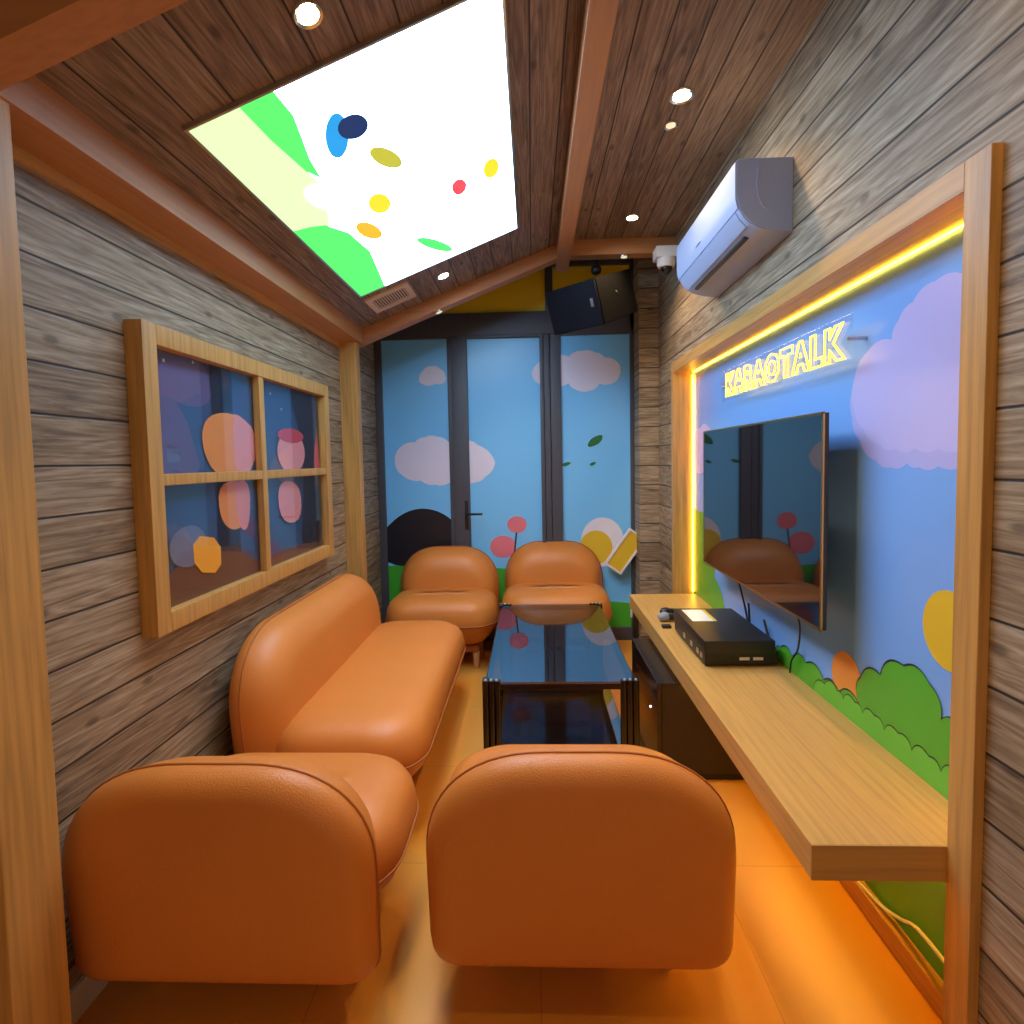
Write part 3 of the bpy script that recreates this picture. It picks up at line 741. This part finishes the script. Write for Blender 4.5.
bm = MB(); tube(bm, curve([(.985, 1.18, .16), (.99, 1.25, .150), (1.0, 1.40, .140), (1.005, 1.48, .10), (1.0, 1.56, .075), (.99, 1.72, .062)]), .005, seg=8)
tag(obj('strip_cable', bm, 'white', loc=(1.0, 1.4, .1), smooth=True), 'pale cable running along the niche baseboard under the near end of the shelf', 'cable')
t = thing('power_outlet', (.79, 4.10, .20), 'white plug socket low by the far end of the shelf', 'socket')
bm = MB(); box(bm, .70, .77, 3.90, 3.93, .24, .30, bev=.004); obj('plate', bm, 'white', t)
bm = MB(); box(bm, .715, .755, 3.885, 3.90, .255, .285, bev=.003); obj('plug', bm, 'white', t)

# ---------------------------------------------------------------- air conditioner
ac = thing('air_conditioner', (.92, 2.33, 2.17), 'white split air conditioner mounted high on the right plank wall', 'air conditioner')
M['ac_blue_lit'] = plain('white_plastic_lightbox_tint', (0.40, 0.47, 0.66), rough=0.38, var=0.01)  # white plastic with the lightbox's blue reflection put into the base colour
AY0, AY1 = 1.95, 2.71
prof = [(.918, 2.425), (.735, 2.425), (.726, 2.421), (.722, 2.41), (.721, 2.31), (.723, 2.285), (.730, 2.26), (.745, 2.232), (.768, 2.208), (.80, 2.19), (.85, 2.178), (.918, 2.172)]
bm = MB(); prism(bm, prof, 1, AY0, AY1)
bmesh.ops.bevel(bm, geom=[e for e in bm.edges if len({round(v.co.y, 3) for v in e.verts}) == 1], offset=.004, segments=2, affect='EDGES')
body = obj('body', bm, 'ac_blue_lit', ac, smooth=True, angle=28)
bm = MB()
fp = [(.7195, 2.415), (.7185, 2.31), (.7205, 2.284), (.7275, 2.258)]; bk = [(x + .004, z) for x, z in fp[::-1]]
prism(bm, fp + bk, 1, AY0 + .003, AY1 - .003); obj('front_panel', bm, 'ac_blue_lit', ac, smooth=True, angle=30)
bm = MB()
fl = [(.7285, 2.254), (.7435, 2.2275), (.768, 2.2045)]; bk = [(x + .004, z + .002) for x, z in fl[::-1]]
prism(bm, fl + bk, 1, AY0 + .03, AY1 - .03); obj('air_flap', bm, 'ac_blue_lit', ac, smooth=True, angle=30)
bm = MB(); box(bm, .782, .800, AY0 + .09, AY1 - .08, 2.187, 2.1955); obj('vent_slot', bm, 'black', ac)
bm = MB(); box(bm, .7175, .7195, 2.34, 2.40, 2.295, 2.300); obj('badge', bm, 'metal', ac)
bm = MB(); prism(bm, [(.80, 2.40), (.80, 2.33), (.805, 2.29), (.82, 2.262), (.84, 2.245), (.836, 2.243), (.812, 2.258), (.796, 2.29), (.790, 2.33), (.793, 2.39)], 1, AY0 - .0025, AY0 + .003)
obj('side_grip', bm, 'ac_blue_lit', ac)

# ---------------------------------------------------------------- loudspeaker on ceiling bracket
SPK = dict(c=(.412, 3.479, 2.388), r=(.357, .007, -.769), w=.386, h=.265, d=.457, tw=.77)
t = thing('loudspeaker', SPK['c'], 'black box loudspeaker tilted down from the ceiling near the right corner', 'speaker', rot=SPK['r'])
w_, h_, d_, tw = SPK['w'] / 2, SPK['h'] / 2, SPK['d'] / 2, SPK['tw']
bm = MB(); prism(bm, [(-w_, -d_ + .012), (w_, -d_ + .012), (w_ * tw, d_), (-w_ * tw, d_)], 2, -h_, h_)
bmesh.ops.bevel(bm, geom=list(bm.edges), offset=.006, segments=2, affect='EDGES'); obj('cabinet', bm, 'spk', t, local=True, smooth=True, angle=30)
bm = MB(); box(bm, -w_ + .004, w_ - .004, -d_ - .004, -d_ + .014, -h_ + .004, h_ - .004, bev=.006); g = obj('grille', bm, 'grille', t, local=True, smooth=True, angle=30)
bm = MB(); box(bm, w_ - .055, w_ - .035, -d_ - .008, -d_ - .003, -.02, .028, bev=.002); obj('badge', bm, 'metal', t, local=True)
bm = MB(); lathe(bm, [(.012, 0), (.012, .006)], 14, (w_ * .88, -.0, .02), Matrix.Rotation(PI / 2, 4, 'Y')); obj('mount_socket', bm, 'black', t, local=True)
t = thing('speaker_bracket', (.44, 3.62, 2.97), 'black pivot bracket holding the loudspeaker to the ceiling', 'bracket')
bm = MB(); box(bm, .40, .48, 3.58, 3.66, 2.955, 2.97, bev=.004); obj('plate', bm, 'black', t)
bm = MB(); tube(bm, [(.44, 3.62, 2.957), (.44, 3.62, 2.60)], .013, seg=14); lathe(bm, [(.012, -.03), (.030, -.02), (.034, 0), (.030, .02), (.012, .03)], 18, (.44, 3.62, 2.63)); obj('arm', bm, 'black', t, smooth=True, angle=50)

# ---------------------------------------------------------------- security camera
t = thing('security_camera', (.85, 3.36, 2.6), 'white dome security camera on a square box at the ceiling corner', 'camera')
bm = MB(); box(bm, .765, .915, 3.33, 3.44, 2.60, 2.665, bev=.006); obj('junction_box', bm, 'white', t, smooth=True, angle=30)
bm = MB(); lathe(bm, [(.055, .0), (.057, -.03), (.050, -.045), (.046, -.05)], 28, (.835, 3.38, 2.60)); obj('camera_body', bm, 'white', t, smooth=True, angle=40)
bm = MB(); lathe(bm, [(.036, -.045), (.034, -.062), (.026, -.078), (.012, -.086), (.002, -.088)], 24, (.835, 3.38, 2.60)); obj('lens_dome', bm, 'blackgloss', t, smooth=True)

# ---------------------------------------------------------------- ceiling lightbox on the slope
def on_slope(x, y, off): # off = distance below the boards
    return (x + off * st, y, zs(x) - off * ct)
lb = thing('ceiling_lightbox', on_slope(-.49, 2.23, .03), 'large glowing white ceiling light panel printed with green hills', 'light panel')
LX0, LX1, LY0, LY1 = -.918, -.062, 1.473, 2.955
def slab(bm, x0, x1, y0, y1, a, b2, mi=0):
    q = [bm.verts.new(on_slope(x, y, o_)) for o_ in (a, b2) for x, y in ((x0, y0), (x1, y0), (x1, y1), (x0, y1))]
    for f in ((0, 1, 2, 3), (4, 7, 6, 5), (0, 4, 5, 1), (1, 5, 6, 2), (2, 6, 7, 3), (3, 7, 4, 0)): bm.faces.new([q[i] for i in f]).material_index = mi
bm = MB()
for a in ((LX0 - .006, LX0 + .002, LY0 - .006, LY1 + .006), (LX1 - .002, LX1 + .006, LY0 - .006, LY1 + .006), (LX0, LX1, LY0 - .006, LY0 + .002), (LX0, LX1, LY1 - .002, LY1 + .006)): slab(bm, *a, 0, .014)
obj('panel_frame', bm, 'metal', lb)
E_ = BOX_E
S_ = .62   # shows the printed colours at their own brightness
mats = [emit('light_white', (0.44, 0.68, 1.0), E_), emit('light_green', (0.10, 1.0, 0.16), S_), emit('light_pale', (0.72, 1.0, 0.52), S_),
        emit('light_blue', (0.02, 0.34, 0.80), S_), emit('light_navy', (0.01, 0.03, 0.12), S_), emit('light_olive', (0.5, .5, .04), S_),
        emit('light_yellow', (.95, .75, .02), S_), emit('light_orange', (1.0, .50, .02), S_), emit('light_red', (.95, .08, .1), S_), emit('light_cool', (.86, .93, 1), S_)]
bm = MB(); slab(bm, LX0, LX1, LY0, LY1, 0, .010)
d = Decal(bm, lambda u, v, e: on_slope(u, v, .010 + e), [(LX0, LX1, LY0, LY1)], eps=.0003)
g1 = [(-0.775, 1.46), (-0.68, 1.46), (-0.672, 1.585), (-0.690, 1.689), (-0.707, 1.784), (-0.714, 1.898), (-0.74, 1.83), (-0.764, 1.635)]
g2 = [(-0.92, 2.12), (-0.86, 2.14), (-0.809, 2.173), (-0.757, 2.3), (-0.735, 2.526), (-0.76, 2.75), (-0.79, 3.0), (-0.92, 3.0)]
pl = [(-0.92, 1.46), (-0.77, 1.46), (-0.760, 1.635), (-0.737, 1.837), (-0.722, 1.967), (-0.80, 2.19), (-0.92, 2.16)]
d.add(pl, 2); d.add(g1, 1); d.add(g2, 1)
for (cx, cy, rx, ry, mi, a) in ((-.60, 1.74, .035, .10, 3, .3), (-.545, 1.73, .045, .055, 4, 0), (-.497, 1.94, .033, .085, 5, -.35), (-.593, 2.19, .040, .075, 6, 0), (-.685, 2.35, .036, .095, 7, -.2),
                            (-.466, 2.74, .030, .155, 1, -.4), (-.152, 2.29, .032, .07, 6, 0), (-.29, 2.32, .030, .06, 8, 0), (-.735, 2.02, .055, .12, 9, -.3)):
    d.add(ell(cx, cy, rx, ry, 32, a), mi)
finish_decal('light_face', bm, mats, lb)

# vent on the slope
t = thing('ceiling_vent', on_slope(-.80, 3.15, 0), 'beige slatted air vent beyond the ceiling light panel', 'vent')
VX0, VX1, VY0, VY1 = -.925, -.68, 3.045, 3.285
bm = MB(); slab(bm, VX0 + .02, VX1 - .02, VY0 + .02, VY1 - .02, 0, .002); obj('duct_back', bm, 'blackwood', t)
bm = MB()
for a in ((VX0, VX0 + .03, VY0, VY1), (VX1 - .03, VX1, VY0, VY1), (VX0 + .03, VX1 - .03, VY0, VY0 + .04), (VX0 + .03, VX1 - .03, VY1 - .04, VY1)): slab(bm, *a, 0, .012)
obj('vent_frame', bm, 'ventm', t)
bm = MB()
for i in range(13):
    x = VX0 + .034 + i * .0142; slab(bm, x, x + .006, VY0 + .04, VY1 - .04, .001, .010)
obj('slat', bm, 'ventm', t)

# ---------------------------------------------------------------- downlights
M['bulb'] = emit('bulb_warm', (1.0, .80, .50), 30)
M['bulb_dim'] = emit('bulb_dim', (1.0, .82, .55), .5)
M['chrome'] = plain('downlight_ring', (.75, .72, .66), rough=.25, metal=1)
def downlight(p, nrm, r, lit, lab, power):
    t = thing('downlight', p, lab, 'downlight', 'round recessed ceiling lights')
    q = Vector((0, 0, -1)).rotation_difference(Vector(nrm)).to_matrix().to_4x4()
    bm = MB()
    lathe(bm, [(r, 0), (r, -.004), (r * .92, -.009), (r * .70, -.006), (r * .64, 0.0)], 32, p, q)
    obj('ring', bm, 'chrome', t, smooth=True, angle=40)
    bm = MB(); lathe(bm, [(r * .62, -.001), (r * .62, -.0065), (r * .4, -.009)], 28, p, q); obj('bulb', bm, 'bulb' if lit else 'bulb_dim', t)
    if power:
        pos = Vector(p) + Vector(nrm) * .02
        l = lamp('downlight_beam', 'SPOT', pos, power, WARM, size=.03, spot_size=math.radians(118), spot_blend=.7)
        l.rotation_euler = Vector((0, 0, -1)).rotation_difference(Vector(nrm)).to_euler()
dn = (0, 0, -1); sn = (st, 0, -ct)
downlight((.588, 2.14, ZC), dn, .048, True, 'larger lit downlight, nearer of two on the flat right ceiling above the air conditioner', SPOT_W)
downlight((.593, 2.32, ZC), dn, .030, False, 'small dim downlight just beyond the nearer lit one on the flat right ceiling', 1.0)
downlight((.592, 3.17, ZC), dn, .044, True, 'larger lit downlight at the far end of the flat right ceiling', SPOT_W)
downlight((.60, 3.500, ZC - .0955), dn, .030, False, 'small dim downlight set in the far cross beam by the security camera', 1.0)
downlight((-.516, 1.327, zs(-.516)), sn, .038, True, 'lit downlight at the near end of the sloping ceiling above the panel', SPOT_W)
downlight((-.497, 3.18, zs(-.497)), sn, .045, True, 'lit downlight at the far end of the sloping ceiling beside the vent', SPOT_W)
downlight((-.58, 3.500, zs(-.58) - .085), sn, .030, False, 'small dim downlight set in the far sloping beam near the vent', 1.0)
downlight((.58, .75, ZC), dn, .048, True, 'added fill light in downlight form on the flat right ceiling above the viewer, out of the picture', SPOT_W * .5)  # added unseen fill lamp that brightens the near floor

# ---------------------------------------------------------------- framed picture on the left wall
pf = thing('framed_picture', (-1.165, 2.29, .89), 'wooden window-style frame of four panes over a dark night scene on the left wall', 'picture')
PY0, PY1, PZ0, PZ1 = 1.563, 3.016, .885, 1.835; pw = .062; FXp = -1.135
bm = MB()
for a in ((PY0, PY0 + pw, PZ0, PZ1), (PY1 - pw, PY1, PZ0, PZ1), (PY0 + pw, PY1 - pw, PZ1 - pw, PZ1), (PY0 + pw, PY1 - pw, PZ0, PZ0 + pw)): box(bm, XL, FXp, *a, bev=.002)
obj('frame', bm, 'oak_z', pf, smooth=True, angle=30)
bm = MB(); box(bm, XL + .022, FXp - .004, 2.245, 2.285, PZ0 + pw, PZ1 - pw, bev=.002); box(bm, XL + .022, FXp - .005, PY0 + pw, PY1 - pw, 1.342, 1.378, bev=.002)
obj('muntin', bm, 'oak_z', pf, smooth=True, angle=30)
for n_, c_ in (('night_blue', (.035, .085, .19)), ('night_violet', (.13, .10, .21)), ('night_trunk', (.012, .016, .035)), ('night_ground', (.13, .055, .035)), ('night_orange', (.85, .30, .07)), ('night_pink', (.80, .30, .28)), ('night_red', (.6, .05, .07)), ('night_star', (.7, .65, .4)), ('night_bright', (1.0, .42, .03)), ('night_grey', (.14, .17, .27))): M[n_] = plain(n_, c_, rough=.35)
bm = MB(); box(bm, XL + .004, XL + .014, PY0 + .02, PY1 - .02, PZ0 + .02, PZ1 - .02)
d = Decal(bm, lambda u, v, e: (XL + .014 + e, u, v), [(PY0 + .02, PY1 - .02, PZ0 + .02, PZ1 - .02)])
d.add(smooth_poly([(1.60, 1.80), (1.9, 1.80), (2.0, 1.68), (1.9, 1.60), (1.7, 1.62), (1.6, 1.66)]), 1)
d.add([(1.55, 1.628), (1.741, 1.642), (1.819, 1.544), (1.873, 1.402), (1.85, 1.355), (1.55, 1.364)], 1)
for a in ((1.60, 1.50), (1.60, 1.44), (1.70, 1.46)): d.add([(a[0], a[1]), (a[0] + .06, a[1]), (a[0] + .065, a[1] - .045), (a[0], a[1] - .045)], 9)
d.add([(1.949, 1.9), (2.10, 1.9), (2.095, 1.5), (2.12, .9), (1.95, .9), (1.968, 1.326)], 2)
d.add(smooth_poly([(2.60, 1.9), (3.03, 1.9), (2.97, 1.5), (2.95, .9), (2.66, .9), (2.74, 1.35), (2.72, 1.55), (2.63, 1.68)], 2), 2)
d.add([(2.86, 1.38), (2.95, 1.37), (2.92, 1.60)], 6)
d.add(smooth_poly([(1.55, .9), (1.62, 1.0), (1.661, 1.05), (1.75, 1.085), (1.9, 1.09), (2.107, 1.06), (2.2, 1.0), (2.3, .985), (2.5, 1.01), (2.8, .99), (3.1, .95), (3.1, .85), (1.55, .85)], 2), 3)
d.add(smooth_poly([(1.895, 1.56), (2.0, 1.605), (2.15, 1.60), (2.255, 1.55), (2.27, 1.45), (2.19, 1.36), (1.96, 1.36), (1.885, 1.46)], 2), 4)
d.add(smooth_poly([(2.09, 1.605), (2.15, 1.60), (2.255, 1.55), (2.27, 1.45), (2.19, 1.36), (2.09, 1.36)], 1), 5)
d.add(smooth_poly([(1.97, 1.34), (2.17, 1.34), (2.17, 1.17), (2.06, 1.14), (1.97, 1.2)], 2), 4)
d.add(smooth_poly([(2.07, 1.34), (2.20, 1.34), (2.18, 1.14), (2.10, 1.14)], 2), 5)
d.add(ell(2.60, 1.46, .15, .10), 5); d.add(ell(2.60, 1.54, .14, .035), 6); d.add(smooth_poly([(2.43, 1.33), (2.68, 1.31), (2.68, 1.11), (2.45, 1.13)], 2), 5)
d.add(ell(1.78, 1.13, .10, .07), 9)
d.add(smooth_poly([(1.80, 1.165), (1.965, 1.13), (1.96, 1.0), (1.805, 1.035)], 1), 8)
for a in ((1.70, 1.74), (1.85, 1.76), (2.4, 1.72), (2.5, 1.66)): d.add(ell(a[0], a[1], .006, .006, 8), 7)
finish_decal('night_print', bm, ['night_blue', 'night_violet', 'night_trunk', 'night_ground', 'night_orange', 'night_pink', 'night_red', 'night_star', 'night_bright', 'night_grey'], pf)
for (a, b2) in (((PY0 + pw - .003, 2.246)), ((2.284, PY1 - pw + .003))):
    for (z0, z1) in ((PZ0 + pw - .003, 1.343), (1.377, PZ1 - pw + .003)):
        bm = MB(); box(bm, XL + .026, XL + .029, a, b2, z0, z1); obj('glass_pane', bm, 'glass', pf)

# small tilted framed picture by the doors
t = thing('small_picture', (.69, 4.07, .70), 'small white-framed yellow picture tilted beside the right door pane', 'picture', rot=(0, -.62, 0))
bm = MB()
for a in ((-.075, -.06, -.165, .165), (.06, .075, -.165, .165), (-.06, .06, .15, .165), (-.06, .06, -.165, -.15)): box(bm, a[0], a[1], -.014, .012, a[2], a[3], bev=.001)
obj('frame', bm, 'p_white', t, local=True)
bm = MB(); box(bm, -.062, .062, -.006, .008, -.152, .152); obj('print', bm, 'p_yellow', t, local=True)
t.rotation_euler = (0, .62, 0)
